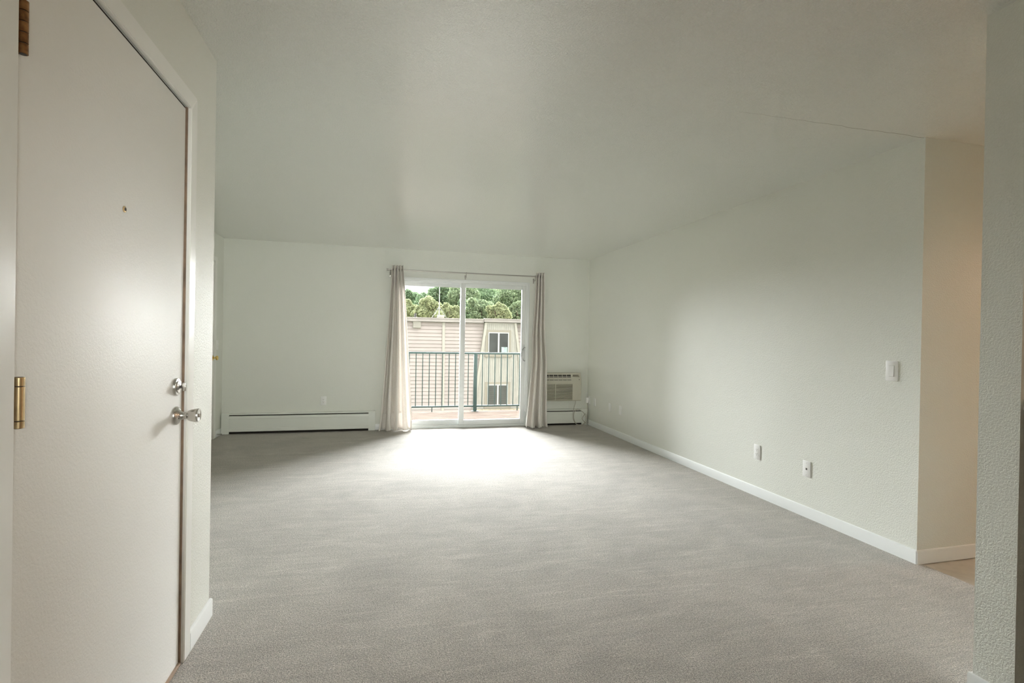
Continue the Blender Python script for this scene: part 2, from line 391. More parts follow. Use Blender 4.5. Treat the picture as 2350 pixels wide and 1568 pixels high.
# jamb: bare brown edge on the latch side; black boxes paint the gap shade
mb = MB(); mb.box(XW - .115, XW + .0012, 2.1460, 2.1556, 0, 2.094); P(mb, 'latch_jamb', M['wood'], door, 'bare brown wooden edge beside the latch')
mb = MB(); mb.box(XW - .115, XW - .003, 1.2285, 1.2335, 0, 2.094); P(mb, 'hinge_jamb', M['casing'], door)
mb = MB(); mb.box(XW - .115, XW - .003, 1.2285, 2.1515, 2.0945, 2.0975); P(mb, 'head_jamb', M['casing'], door)
mb = MB(); mb.box(XW - .045, XW - .006, 1.2375, 2.1455, 2.0865, 2.094).box(XW - .045, XW - .010, 2.1405, 2.1455, .012, 2.0865); P(mb, 'gap_shade_strip', M['dark'], door, 'black strip painted as the gap shade along the top and latch edge')
mb = MB(); mb.box(XW - .118, XW - .05, 1.2335, 2.1445, .01, 2.0905); P(mb, 'gap_shade_panel', M['dark'], door, 'dark sheet painted as the shade behind the closed slab')
mb = MB(); mb.box(XW - .118, XW + .006, 1.2335, 2.1445, 0, .011, .003); P(mb, 'threshold', M['wood'], door, 'worn brown wooden threshold strip')
# hinges
def hinge(z0, z1, r, m, n, seams):
    g = P(MB().box(XW - .004, XW + .0015, 1.2335, 1.246, z0, z1), 'hinge', m, door)
    cx, cy = XW + .006, 1.2445
    L_ = (z1 - z0)
    for i in range(n):
        a = z0 + L_ * seams[i]; c = z0 + L_ * seams[i + 1]
        k = MB().lathe((cx, cy, a + .0007), (0, 0, 1), [(0, r * .9), (.0006, r), (c - a - .002, r), (c - a - .0014, r * .9)], 20)
        P(k, 'knuckle', m, g)
    P(MB().lathe((cx, cy, z0), (0, 0, 1), [(0, r * .72), (L_, r * .72)], 14), 'pin', M['slot'], g)
hinge(1.048, 1.153, .0095, M['brass'], 3, [0, .15, .82, 1])
hinge(1.806, 1.915, .0085, M['bronze'], 5, [0, .2, .4, .6, .8, 1])
# peephole
pe = P(MB().lathe((XW - .004, 1.686, 1.60), (1, 0, 0), [(0, .009), (.004, .009), (.005, .0075), (.0052, .005)], 20), 'peephole', M['brass'], door)
P(MB().lathe((XW - .001, 1.686, 1.60), (1, 0, 0), [(0, .0048), (.0028, .0048)], 16), 'lens', M['slot'], pe)
# deadbolt
dz, dy = 1.053, 2.082
db = P(MB().lathe((XW - .003, dy, dz), (1, 0, 0), [(0, .032), (.006, .032), (.009, .030), (.010, .024), (.013, .022), (.0145, .014), (.016, .010)]), 'deadbolt', M['nickel'], door)
P(MB().box(XW + .012, XW + .020, dy - .005, dy + .005, dz - .005, dz + .005, .001), 'spindle', M['slot'], db)
P(MB().box(XW + .019, XW + .031, dy - .0035, dy + .0035, dz - .0155, dz + .0155, .0028, 3), 'thumb_turn', M['nickel'], db)
# knob
kz, ky = .948, 2.082
kb = P(MB().lathe((XW - .003, ky, kz), (1, 0, 0), [(0, .033), (.006, .033), (.009, .031), (.014, .024), (.018, .017), (.022, .0145), (.030, .0125), (.036, .012)]), 'doorknob', M['nickel'], door)
P(MB().lathe((XW + .030, ky, kz), (1, 0, 0), [(0, .0115), (.006, .0125), (.010, .017), (.020, .0215), (.034, .0245), (.042, .0250), (.045, .0235), (.0455, .018), (.0435, .015)]), 'grip', M['nickel'], kb)
P(MB().lathe((XW + .0725, ky, kz), (1, 0, 0), [(0, .006), (.004, .006), (.0055, .004)], 16).box(XW + .0775, XW + .081, ky - .0012, ky + .0012, kz - .005, kz + .005), 'lock_button', M['nickel'], kb)
P(MB().lathe((XW + .013, ky - .0150, kz - .0075), (0, -1, 0), [(0, .003), (.0025, .003)], 10), 'set_screw', M['slot'], kb)

# ================================================================== SECOND DOOR on the left wall, seen edge on (door_2)
d2 = empty('door_2', (XL, 5.86, 0)); struct(d2); d2['label'] = 'white door with brass knob in the far left wall'
P(MB().box(XL + .001, XL + .010, 5.868, 6.66, .01, 2.09, .002), 'slab', M['door'], d2)
casing('casing', M['casing'], d2, XL, 1, 5.86, 6.667, 2.10, .06)
k2 = P(MB().lathe((XL + .010, 6.600, .966), (1, 0, 0), [(0, .030), (.005, .030), (.009, .020), (.012, .011), (.028, .010), (.031, .016), (.036, .0245), (.045, .0275), (.053, .0245), (.059, .015), (.060, .005)]), 'doorknob', M['polbrass'], d2, 'polished brass round knob')

# ================================================================== WALL PLATES
def plate(name, label, X=None, Y=None, c=0, z=0, w=.070, h=.115, group=None, kind='blank'):
    """X given: on wall X facing -x centred at y=c ; Y given: on wall Y facing -y centred at x=c ; 'L' for wall_left facing +x"""
    side = 'R' if X == XR else ('L' if X is not None else 'B')
    def tr(a, d, zz):  # a across (towards the viewer's right), d out of the wall
        if side == 'R': return (XR - d, c - a, z + zz)
        if side == 'L': return (XL + d, c + a, z + zz)
        return (c + a, D - d, z + zz)
    def bx(mb, a0, a1, d0, d1, z0, z1, bev=0):
        p, q = tr(a0, d0, z0), tr(a1, d1, z1)
        return mb.box(min(p[0], q[0]), max(p[0], q[0]), min(p[1], q[1]), max(p[1], q[1]), min(p[2], q[2]), max(p[2], q[2]), bev)
    loc = tr(0, 0, 0); root = empty(name, loc, label, 'switch' if kind in ('switch', 'toggle') else 'outlet' if kind != 'blank' else 'wall plate', group)
    fp = MB(); bx(fp, -w / 2, w / 2, .0002, .0062, -h / 2, h / 2, .0025); P(fp, 'faceplate', M['plastic'], root)
    if kind == 'outlet':
        f = MB(); bx(f, -.017, .017, .0055, .0078, -.034, .034, .001); rc = P(f, 'receptacle', M['plastic'], root)
        for s in (.017, -.017):
            f = MB()
            bx(f, -.0075, -.0055, .0074, .0081, s - .001, s + .008); bx(f, .0055, .0075, .0074, .0081, s, s + .007)
            bx(f, -.0022, .0022, .0074, .0081, s - .0095, s - .005); P(f, 'socket_slots', M['slot'], rc)
    if kind == 'switch':
        f = MB(); bx(f, -.0172, .0172, .0055, .0066, -.034, .034, .0003); P(f, 'bezel', mat('shade_line_plastic', (.62, .62, .60), .4), root)
        q = [tr(-.0155, .0062, -.032), tr(-.0155, .0118, -.032), tr(-.0155, .0075, .032), tr(-.0155, .0062, .032)]
        v = Vector(tr(.0155, 0, 0)) - Vector(tr(-.0155, 0, 0)); f = MB(); f.prism(q, v); P(f, 'rocker', M['plastic'], root)
    if kind == 'phone':
        f = MB(); bx(f, -.007, .007, .0058, .0068, -.007, .007); P(f, 'jack', M['slot'], root)
        for s in (.043, -.043):
            p = tr(0, .0058, s); n = Vector(tr(0, 1, 0)) - Vector(tr(0, 0, 0)); P(MB().lathe(p, n, [(0, .0032), (.001, .0032), (.0014, .002)], 12), 'screw', M['nickel'], root)
    if kind == 'toggle':
        f = MB(); bx(f, -.005, .005, .006, .016, -.004, .008, .001); P(f, 'toggle', M['plastic'], root)
    if kind == 'blank':
        for s in (.03, -.03):
            p = tr(0, .0058, s); n = Vector(tr(0, 1, 0)) - Vector(tr(0, 0, 0)); P(MB().lathe(p, n, [(0, .003), (.001, .003)], 10), 'screw', M['plastic'], root)
    return root
plate('light_switch', 'white rocker light switch near the hallway end of the right wall', X=XR, c=2.380, z=1.094, w=.076, h=.122, kind='switch')
plate('power_outlet', 'white duplex power outlet low on the right wall, left of the phone jack', X=XR, c=3.490, z=.360, h=.118, kind='outlet')
plate('phone_jack', 'white wall plate with one small dark phone jack and two screws', X=XR, c=2.992, z=.347, kind='phone')
plate('wall_plate', 'small blank white wall plate nearest the far corner of the right wall', X=XR, c=6.735, z=.358, group=None)
plate('wall_plate', 'small blank white wall plate in the middle of the three near the far corner', X=XR, c=6.237, z=.350)
plate('wall_plate', 'small blank white wall plate, rightmost of the three near the far corner', X=XR, c=5.93, z=.356)
plate('power_outlet', 'white duplex power outlet on the back wall above the long baseboard heater', Y=D, c=-.714, z=.399, kind='outlet')
plate('light_switch', 'white toggle light switch on the far left wall beside the door casing', X=XL, c=6.793, z=1.114, kind='toggle')

# ================================================================== BASEBOARD HEATERS
def heater(label, x0, x1, z0, z1, caps=(1, 1)):
    y1 = D - .0005; root = empty('baseboard_heater', (x0, D, 0), label, 'heater')
    hh = z1 - z0; yf = D - .066
    P(MB().box(x0 + .01, x1 - .01, D - .012, y1, z0, z1), 'back_panel', M['heater'], root)
    P(MB().box(x0 + .012, x1 - .012, D - .050, D - .0125, .006, z1 - .006), 'interior_shade', M['dark'], root)  # black filler box, puts the shade of the slots into colour
    # top hood, curling forward
    pr = [(D - .012, z1 - .004), (D - .012, z1), (D - .050, z1), (D - .061, z1 - .006), (D - .064, z1 - .017), (D - .062, z1 - .017), (D - .059, z1 - .008), (D - .049, z1 - .004)]
    P(MB().prism([(x0 + .01, y, z) for y, z in pr], (x1 - x0 - .02, 0, 0)), 'hood', M['heater'], root)
    # front panel with crease lines
    zt = z1 - .034; zb = max(.030, z0 - .012)
    pr = [(yf + .012, zt + .004), (yf + .003, zt), (yf, zt - .006), (yf, zt - .030), (yf + .003, zt - .033), (yf + .003, zb + .042), (yf, zb + .038), (yf, zb + .006), (yf + .006, zb), (yf + .010, zb), (yf + .010, zt - .004), (yf + .014, zt)]
    P(MB().prism([(x0 + .015, y, z) for y, z in pr], (x1 - x0 - .03, 0, 0)), 'front_panel', M['heater'], root)
    for i, cx in enumerate((x0, x1 - .085)):
        if not caps[i]: continue
        pr = [(D - .001, .004), (D - .069, .004), (D - .069, z1 - .030), (D - .066, z1 - .012), (D - .054, z1 + .003), (D - .001, z1 + .003)]
        mb = MB(); mb.prism([(cx, y, z) for y, z in pr], (.085, 0, 0)); P(mb, 'end_cap', M['heater'], root)
    return root
heater('long white enamel baseboard heater along the back wall left of the curtains', -1.895, -.060, .040, .258)
heater('short white baseboard heater below the air conditioner in the right corner', 2.085, 2.960, .012, .232)

# ================================================================== SLIDING DOOR (door_3)
sd3 = empty('door_3', (DX0, D, 0)); struct(sd3); sd3['label'] = 'white vinyl framed sliding glass door to the balcony'
def ring(mb, x0, x1, z0, z1, y0, y1, w, wt=None, wb=None, bev=.002):
    wt = wt or w; wb = wb or w
    mb.box(x0, x0 + w, y0, y1, z0, z1, bev); mb.box(x1 - w, x1, y0, y1, z0, z1, bev)
    mb.box(x0 + w, x1 - w, y0, y1, z1 - wt, z1, bev); mb.box(x0 + w, x1 - w, y0, y1, z0, z0 + wb, bev)
mb = MB(); ring(mb, DX0 - .012, DX1 + .012, .0, DZ + .012, D - .012, D - .0003, .024, wb=.012); P(mb, 'flange', M['vinyl'], sd3)
mb = MB(); ring(mb, DX0 + .001, DX1 - .001, .001, DZ - .001, D + .001, D + .135, .036, wt=.034, wb=.030); P(mb, 'outer_frame', M['vinyl'], sd3)
mb = MB(); ring(mb, DX0 + .036, DX1 - .036, .030, DZ - .034, D + .050, D + .062, .012, wt=.020, wb=.010); P(mb, 'track_fin', M['vinyl'], sd3)
# fixed panel left (outer track), sliding panel right (inner track)
def panel(name, x0, x1, y0, y1, wl, wr):
    mb = MB(); z0, z1 = .034, DZ - .036
    mb.box(x0, x0 + wl, y0, y1, z0, z1, .003); mb.box(x1 - wr, x1, y0, y1, z0, z1, .003)
    mb.box(x0 + wl, x1 - wr, y0, y1, z1 - .058, z1, .003); mb.box(x0 + wl, x1 - wr, y0, y1, z0, z0 + .068, .003)
    p = P(mb, name, M['vinyl'], sd3)
    g = MB().box(x0 + wl - .008, x1 - wr + .008, (y0 + y1) / 2 - .003, (y0 + y1) / 2 + .003, z0 + .06, z1 - .05); P(g, 'glass_pane', M['glass'], p)
    return p
panel('fixed_panel', DX0 + .037, 1.135, D + .068, D + .105, .062, .060)
sp = panel('sliding_panel', 1.070, DX1 - .037, D + .010, D + .048, .066, .058)
hx = DX1 - .037 - .030
arc = [(hx + .026 - .062 * sin(pi * i / 14) , D - .004 - .036 * sin(pi * i / 14), 1.03 + .095 * cos(pi * i / 14)) for i in range(15)]
P(MB().tube(arc, .0075, 10), 'pull_handle', M['chrome'], sp, 'curved chrome pull handle')
P(MB().box(hx - .014, hx + .018, D + .0005, D + .0095, .92, 1.14, .003), 'handle_plate', M['vinyl'], sp)

# ================================================================== CURTAINS AND ROD
rod = empty('curtain_rod', (.062, D - .09, 2.133), 'brushed metal curtain rod above the sliding glass door', 'curtain rod')
RZ = 2.143; RY = D - .09
P(MB().lathe((.085, RY, RZ), (1, 0, 0), [(0, .008), (2.10, .008)], 16), 'pole', M['rod'], rod)
for x0_, s in ((.085, -1), (2.185, 1)):
    P(MB().lathe((x0_, RY, RZ), (s, 0, 0), [(0, .008), (.002, .015), (.010, .015), (.011, .009), (.015, .009), (.016, .016), (.026, .016), (.028, .012)], 18), 'finial', M['rod'], rod)
for bx_ in (.108, 1.123, 2.118):
    k = MB().tube([(bx_, RY, RZ - .004), (bx_, RY, RZ - .045), (bx_, RY + .006, RZ - .058), (bx_, D - .004, RZ - .060)], .005, 8)
    k.box(bx_ - .010, bx_ + .010, D - .005, D - .0005, RZ - .09, RZ - .02, .001); k.lathe((bx_ - .006, RY, RZ), (1, 0, 0), [(0, .0115), (.012, .0115)], 14)
    P(k, 'bracket', M['rod'], rod)

def curtain(label, xt0, xt1, xb0, xb1, n, seed, edge, bias=0):
    rnd = random.Random(seed); NU, NV = 220, 90
    root_x = (xt0 + xt1) / 2
    bm = bmesh.new(); grid = []
    ph = [rnd.uniform(-.5, .5) for _ in range(n + 2)]; am = [rnd.uniform(.75, 1.2) for _ in range(n * 2 + 3)]
    for j in range(NV + 1):
        v = j / NV; z = 2.200 - v * 2.190
        e = v ** 1.25
        xa = xt0 + (xb0 - xt0) * e; xb = xt1 + (xb1 - xt1) * (v ** .9)
        row = []
        for i in range(NU + 1):
            u = i / NU; k = u * n; a = 2 * pi * (k - .25)
            # pleats wander slowly on the way down
            wob = .9 * sin(2.6 * v + ph[min(int(k), n)] * 5) * v * v
            amp = (.040 + .026 * v) * (am[int(k * 2)] * (1 - (k * 2 % 1)) + am[int(k * 2) + 1] * (k * 2 % 1))
            y = RY - .004 + amp * sin(a + wob) + .006 * v * sin(5 * u * pi + 4 * v)
            lateral = -.46 * sin(2 * a + wob) / (2 * pi * n) * (xb - xa)
            x = xa + (xb - xa) * u + lateral
            if v > .93:                         # slumps on the carpet
                q = (v - .93) / .07; x += .010 * q * sin(a * .5 + seed); y -= .022 * q * q * (1 + .6 * sin(a * .5 + 1))
                z2 = 2.200 - v * 2.190 + .012 * q * (1 + sin(a + 1)) * .6
            else: z2 = z
            q_ = min(1, max(0, (v - .35) / .27)); y -= edge * q_ * q_ * (3 - 2 * q_)
            y = min(y, D - .034) if v < .9 else min(y, D - .082)
            row.append(bm.verts.new((x, y, max(z2, .004))))
        grid.append(row)
    for j in range(NV):
        for i in range(NU): bm.faces.new((grid[j][i], grid[j][i + 1], grid[j + 1][i + 1], grid[j + 1][i]))
    mb = MB(); mb.bm.free(); mb.bm = bm
    o = mb.build('curtain', M['linen'], org=(root_x, RY, 0)); tag(o, label, 'curtain')
    md = o.modifiers.new('thick', 'SOLIDIFY'); md.thickness = .0022; md.offset = 0
    # bottom hem and metal grommets are parts
    xr = [xt0 + (xt1 - xt0) * (i + .5) / n for i in range(n)]
    for x_ in xr:
        g = MB(); pts = [(x_, RY + .0175 * cos(2 * pi * k / 18), RZ + .0175 * sin(2 * pi * k / 18)) for k in range(19)]
        g.tube(pts, .0028, 6, cap=False); go = g.build('grommet', M['nickel']); go.parent = o; go.matrix_parent_inverse = Matrix.Translation(-Vector((root_x, RY, 0)))
    return o
curtain('pinkish beige linen curtain left of the sliding door, flaring at the floor', .125, .272, -.005, .425, 4, 5, .02)
curtain('pinkish beige linen curtain right of the sliding door beside the air conditioner', 2.128, 2.246, 1.975, 2.280, 3, 11, .088)

# ================================================================== AIR CONDITIONER
ac = empty('air_conditioner', (2.50, D, .36), 'beige through-wall air conditioner between the right curtain and the corner', 'air conditioner')
AX0, AX1, AZ0, AZ1, AY = 2.205, 2.838, .362, .768, D - .125
mb = MB(); pr = [(D - .001, AZ0), (AY + .012, AZ0), (AY, AZ0 + .012), (AY, AZ1 - .15), (AY + .006, AZ1 - .09), (AY + .022, AZ1 - .012), (AY + .034, AZ1), (D - .001, AZ1)]
mb.prism([(AX0, y, z) for y, z in pr], (AX1 - AX0, 0, 0)); es = [e for e in mb.bm.edges if abs(e.verts[0].co.x - e.verts[1].co.x) < 1e-6 and abs(e.verts[0].co.y - D) > .003]
bmesh.ops.bevel(mb.bm, geom=es, offset=.006, segments=3, affect='EDGES'); P(mb, 'housing', M['ac'], ac)
def ayf(z):  # face depth at height z
    if z < AZ1 - .15: return AY
    if z < AZ1 - .09: return AY + .006 * (z - (AZ1 - .15)) / .06
    return AY + .006 + .016 * (z - (AZ1 - .09)) / .078
# discharge grille: dark recess with cream bars
gx0, gx1, gz0, gz1 = 2.225, 2.680, .662, .745
q = lambda x, z, d: (x, ayf(z) - d, z)
mb = MB(); mb.prism([q(gx0, gz0, .0008), q(gx1 + .010, gz0, .0008), q(gx1, gz1, .0008), q(gx0, gz1, .0008)], (0, .0006, 0)); gr = P(mb, 'air_outlet', M['acdark'], ac)
mb = MB()
for i in range(4):
    z = gz0 + (gz1 - gz0) * (i + .0) / 3.0; mb.box(gx0, gx1 + .005, ayf(z) - .006, ayf(z) - .001, z - .0028, z + .0028)
for i in range(2):
    z = gz0 + (gz1 - gz0) * (i * 2 + 1) / 6; mb.box(gx0, gx1 + .005, ayf(z) - .005, ayf(z) - .001, z - .0012, z + .0012)
for i in range(8):
    x = gx0 + .052 + i * .067
    if x < gx1: mb.prism([q(x, gz0, .0012), q(x + .006, gz0, .0012), q(x + .001, gz1, .0012), q(x - .005, gz1, .0012)], (0, -.005, 0))
P(mb, 'outlet_bars', M['ac'], gr)
# intake louvres
lx0, lx1, lz0, lz1 = 2.222, 2.700, .375, .610
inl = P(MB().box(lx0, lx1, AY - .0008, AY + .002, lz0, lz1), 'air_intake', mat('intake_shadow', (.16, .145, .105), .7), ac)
mb = MB(); n = 13
for i in range(n):
    z = lz0 + (lz1 - lz0) * (i + .25) / n; mb.prism([(lx0, AY - .001, z), (lx0, AY - .009, z + .003), (lx0, AY - .009, z + .006), (lx0, AY - .001, z + .011)], (lx1 - lx0 - .004 * (i % 2), 0, 0))
mb.box(2.435, 2.441, AY - .0095, AY - .001, lz0, lz1); mb.box(lx0, lx1 + .006, AY - .010, AY - .001, lz1, lz1 + .006)
P(mb, 'louvres', M['ac'], inl)
# control recess with knobs
cp_ = MB(); cp_.prism([q(2.700, .712, .0006), q(2.812, .706, .0006), q(2.800, .742, .0006), q(2.706, .744, .0006)], (0, .0005, 0)); cp_ = P(cp_, 'control_panel', mat('panel_brown', (.30, .28, .21), .4), ac)
for x in (2.722, 2.745, 2.772):
    P(MB().box(x - .007, x + .007, ayf(.733) - .006, ayf(.733) - .0005, .728, .738, .002), 'button', M['slot'], cp_)
mb = MB()
for i in range(6): mb.box(2.715 + i * .015, 2.723 + i * .015, ayf(.716) - .0018, ayf(.716) - .0008, .7145, .7170)
P(mb, 'lettering', M['slot'], cp_)
P(MB().lathe((2.805, ayf(.672) + .0006, .672), (0, -1, 0), [(0, .006), (.0016, .006), (.002, .004)], 16), 'emblem', M['slot'], ac)
# wall board under the unit
b = MB().box(2.06, 2.690, D - .010, D - .0004, .236, .352, .002); tag(b.build('wall_board', M['heater']), 'pale grey board on the wall between air conditioner and short heater', 'board')

# power cord: from the unit, coiled, up to a plug on the right wall
pts = []
def sm(pl, n=8):
    r = []
    for i in range(len(pl) - 1):
        p0 = Vector(pl[max(i - 1, 0)]); p1 = Vector(pl[i]); p2 = Vector(pl[i + 1]); p3 = Vector(pl[min(i + 2, len(pl) - 1)])
        for k in range(n):
            t = k / n; r.append(.5 * ((2 * p1) + (-p0 + p2) * t + (2 * p0 - 5 * p1 + 4 * p2 - p3) * t * t + (-p0 + 3 * p1 - 3 * p2 + p3) * t ** 3))
    r.append(Vector(pl[-1])); return r
yy = D - .105
raw = [(2.765, AY + .03, .361), (2.758, yy, .33), (2.735, yy - .005, .26), (2.722, yy - .01, .19), (2.722, yy - .012, .11), (2.755, yy - .015, .04), (2.82, yy - .02, .012), (2.885, yy - .018, .03), (2.918, yy - .012, .09), (2.905, yy - .008, .16), (2.85, yy, .215), (2.785, yy + .002, .235), (2.74, yy - .004, .19), (2.735, yy - .008, .10), (2.775, yy - .020, .022), (2.85, yy - .028, .010), (2.915, yy - .022, .045), (2.935, yy - .014, .10), (2.915, yy - .004, .17), (2.87, yy + .004, .10), (2.90, yy - .03, .05), (2.945, yy - .03, .03), (2.955, yy - .01, .10), (2.958, yy + .010, .22), (2.952, yy + .02, .32)]
cord = P(MB().tube(sm(raw), .0042, 8), 'power_cord', M['cord'], ac, 'grey power cord coiled beside the short heater')
P(MB().box(2.938, 2.972, D - .085, D - .045, .325, .405, .006, 3), 'plug_body', M['plastic'], cord, 'white plug block')
P(MB().tube(sm([(2.955, D - .062, .40), (2.952, D - .060, .44), (2.958, D - .055, .475), (2.968, D - .05, .45)], 6), .004, 8), 'cable_loop', M['plastic'], cord)
pt = empty('power_outlet', (XR, D - .065, .37), 'white power outlet in the far right corner with the cord plugged in', 'outlet')
P(MB().box(XR - .007, XR - .0003, D - .105, D - .030, .312, .430, .002), 'faceplate', M['plastic'], pt)
P(MB().box(XR - .0165, XR - .0065, D - .080, D - .050, .350, .415, .002), 'receptacle', M['plastic'], pt)

# spring door stop on the left baseboard
ds = empty('door_stop', (XL + .012, 6.775, .045), 'small spring door stop with white tip on the far left baseboard', 'door stop')
mb = MB(); pts = [(XL + .014 + .062 * i / 120, 6.775 + .005 * cos(i * .8), .040 + .005 * sin(i * .8)) for i in range(121)]
mb.tube(pts, .0012, 5); P(mb, 'spring', M['nickel'], ds)
P(MB().lathe((XL + .075, 6.775, .040), (1, 0, 0), [(0, .007), (.010, .008), (.014, .006)], 14), 'tip', M['plastic'], ds)

# ================================================================== KITCHEN COUNTER at the frame's right edge
kc = empty('kitchen_counter', (2.112, YP0 - .3, 0), 'brown laminate kitchen counter with pale edge at the far right of the view', 'counter')
P(MB().box(2.122, 4.9, .60, YP0 - .0005, 1.036, 1.074, .004), 'countertop', M['counter'], kc)
P(MB().box(2.106, 2.1215, .60, YP0 - .0005, 1.038, 1.071, .001), 'edge_strip', M['casing'], kc, 'pale edge strip')
P(MB().box(2.16, 4.9, .64, YP0 - .001, .001, 1.035), 'base_cabinet', M['cabinet'], kc)

# lamps: kitchen ceiling globe and a globe in the room at the end of the hall
def globe(label, loc, power, rad, col):
    g = empty('ceiling_lamp', loc, label, 'lamp')
    x, y, z = loc
    P(MB().lathe((x, y, z), (0, 0, -1), [(0, .09), (.02, .09), (.024, .07)]), 'canopy', M['nickel'], g)
    prof = [(.024 + .11 * (1 - cos(pi * i / 12)) , .12 * sin(pi * (i + 1.6) / 13.6)) for i in range(13)]
    P(MB().lathe((x, y, z), (0, 0, -1), prof), 'lamp_shade', M['lamp'], g)
    ld = bpy.data.lights.new('lamp_bulb', 'POINT'); ld.energy = power; ld.shadow_soft_size = rad; ld.color = col
    lo = bpy.data.objects.new('bulb', ld); COL.objects.link(lo); lo.location = (x, y, z - .36); lo.parent = g; lo.matrix_parent_inverse = Matrix.Translation(-Vector(loc))
globe('round warm ceiling lamp in the kitchen', (3.6, -.3, H), 18, .10, (1, .72, .50))
globe('round warm ceiling lamp in the room at the end of the hallway', (6.1, 1.75, H), 38, .10, (1, .60, .42))

# ================================================================== BALCONY
DZK = -.075
b = MB(); y = DOUT + .003
while y < 9.13:
    b.box(-1.9, 4.2, y, min(y + .135, 9.15), DZK - .035, DZK, .003); y += .141
dk = b.build('balcony_deck', M['deck'], smooth=False); struct(dk)
b = MB().box(-1.9, 4.2, DOUT + .002, 9.13, DZK - .24, DZK - .037); struct(b.build('balcony_joists', M['deck'], smooth=False))
rl = empty('balcony_railing', (1.66, 9.05, DZK), 'dark green metal balcony railing with thin upright balusters', 'railing')
RYB = 9.05
tz = .985
P(MB().box(-1.85, 4.15, RYB - .028, RYB + .028, tz - .026, tz + .008, .003), 'top_rail', M['rail'], rl)
P(MB().box(-1.85, 4.15, RYB - .013, RYB + .013, .005, .034, .002), 'bottom_rail', M['rail'], rl)
for px in (1.665, 3.60, -.27, -1.83):
    p = P(MB().box(px - .030, px + .030, RYB - .030, RYB + .030, DZK, tz - .020, .002), 'post', M['rail'], rl)
    k = MB().box(px - .062, px + .062, RYB - .055, RYB + .055, DZK - .0005, DZK + .008, .001)
    P(k, 'base_plate', M['rail'], p)
for px in (.893, 2.462): P(MB().box(px - .008, px + .008, RYB - .008, RYB + .008, DZK, .007), 'foot', M['rail'], rl)
xs = [1.665 + .130 + .1165 * k for k in range(15)] + [1.665 - .130 - .1165 * k for k in range(15)] + [-.27 - .13 - .1165 * k for k in range(12)]
for px in xs:
    P(MB().box(px - .0075, px + .0075, RYB - .0075, RYB + .0075, .030, tz - .022), 'baluster', M['rail'], rl, smooth=False)

# our own building, outside face; unseen part above the flat raised to shade the balcony
b = MB(); b.box(-12, XL - T - .01, D - 6, DOUT, -5.6, 5.6); b.box(XR + T + .01, 14, D - 4, DOUT, -5.6, 5.6); b.box(XL - T, XR + T, D - 4, DOUT, -5.6, -.25); b.box(XL - T, XR + T, D - 4, DOUT, H + .18, 5.6)
struct(b.build('wall_exterior', M['ext'], smooth=False))
b = MB(); b.box(-80, 90, DOUT + .01, 140, -5.8, -5.6); tag(b.build('lawn', M['grass'], smooth=False), 'green ground between and behind the buildings', 'ground', kind='structure')

# ================================================================== HOUSE OPPOSITE
BY = 28.0
hs = empty('apartment_building', (4, BY, -5.6), 'beige sided apartment building with flat roof facing the balcony', 'building')
def Hp(mb, name, m, parent=None, label=None, smooth=False): return P(mb, name, m, parent or hs, label, smooth)
SL = .035     # lean of the mansard
def wy(z): return BY + (z - 2.1) * SL
# clapboard siding profile
prof = []; z = 2.10; c = .199
while z > -5.5:
    prof.append((wy(z) - .004, z)); prof.append((wy(z - c) - .040, z - c + .006)); prof.append((wy(z - c) - .006, z - c)); z -= c
prof = prof + [(BY + .6, z), (BY + .6, 2.10)]
def siding(x0, x1):
    mb = MB(); mb.prism([(x0, y, z) for y, z in prof], (x1 - x0, 0, 0)); Hp(mb, 'siding', M['siding'])
siding(-14, 3.27); siding(3.40, 5.60); siding(7.40, 20)
Hp(MB().prism([(3.26, wy(2.1) - .07, 2.12), (3.41, wy(2.1) - .07, 2.12), (3.41, wy(-5.5) - .07, -5.5), (3.26, wy(-5.5) - .07, -5.5)], (0, .2, 0)), 'corner_board', M['htrim'])
# core, roof and fascia
Hp(MB().box(-14, 20, BY + .6, BY + 7.6, -5.6, 2.05), 'core', M['siding'])
Hp(MB().box(-14.1, 20.1, BY - .12, BY + 7.7, 2.10, 2.30), 'flat_roof', M['roof'])
Hp(MB().box(-14.2, 5.55, BY - .22, BY - .12, 2.12, 2.30).box(-14.2, 5.55, BY - .25, BY - .10, 2.28, 2.335), 'fascia', M['fascia'])
Hp(MB().box(5.55, 20.2, BY - .42, BY - .12, 2.17, 2.34).box(5.55, 20.2, BY - .45, BY - .10, 2.315, 2.37), 'fascia', M['fascia'])
# wall vent
v = Hp(MB().box(1.665, 2.085, BY - .14, BY - .04, 1.76, 2.10), 'wall_vent', M['htrim'])
mb = MB()
for i in range(6): mb.prism([(1.69, BY - .142, 1.80 + i * .047), (1.69, BY - .17, 1.79 + i * .047), (1.69, BY - .142, 1.83 + i * .047)], (.37, 0, 0))
Hp(mb, 'vent_slats', M['htrim'], v)
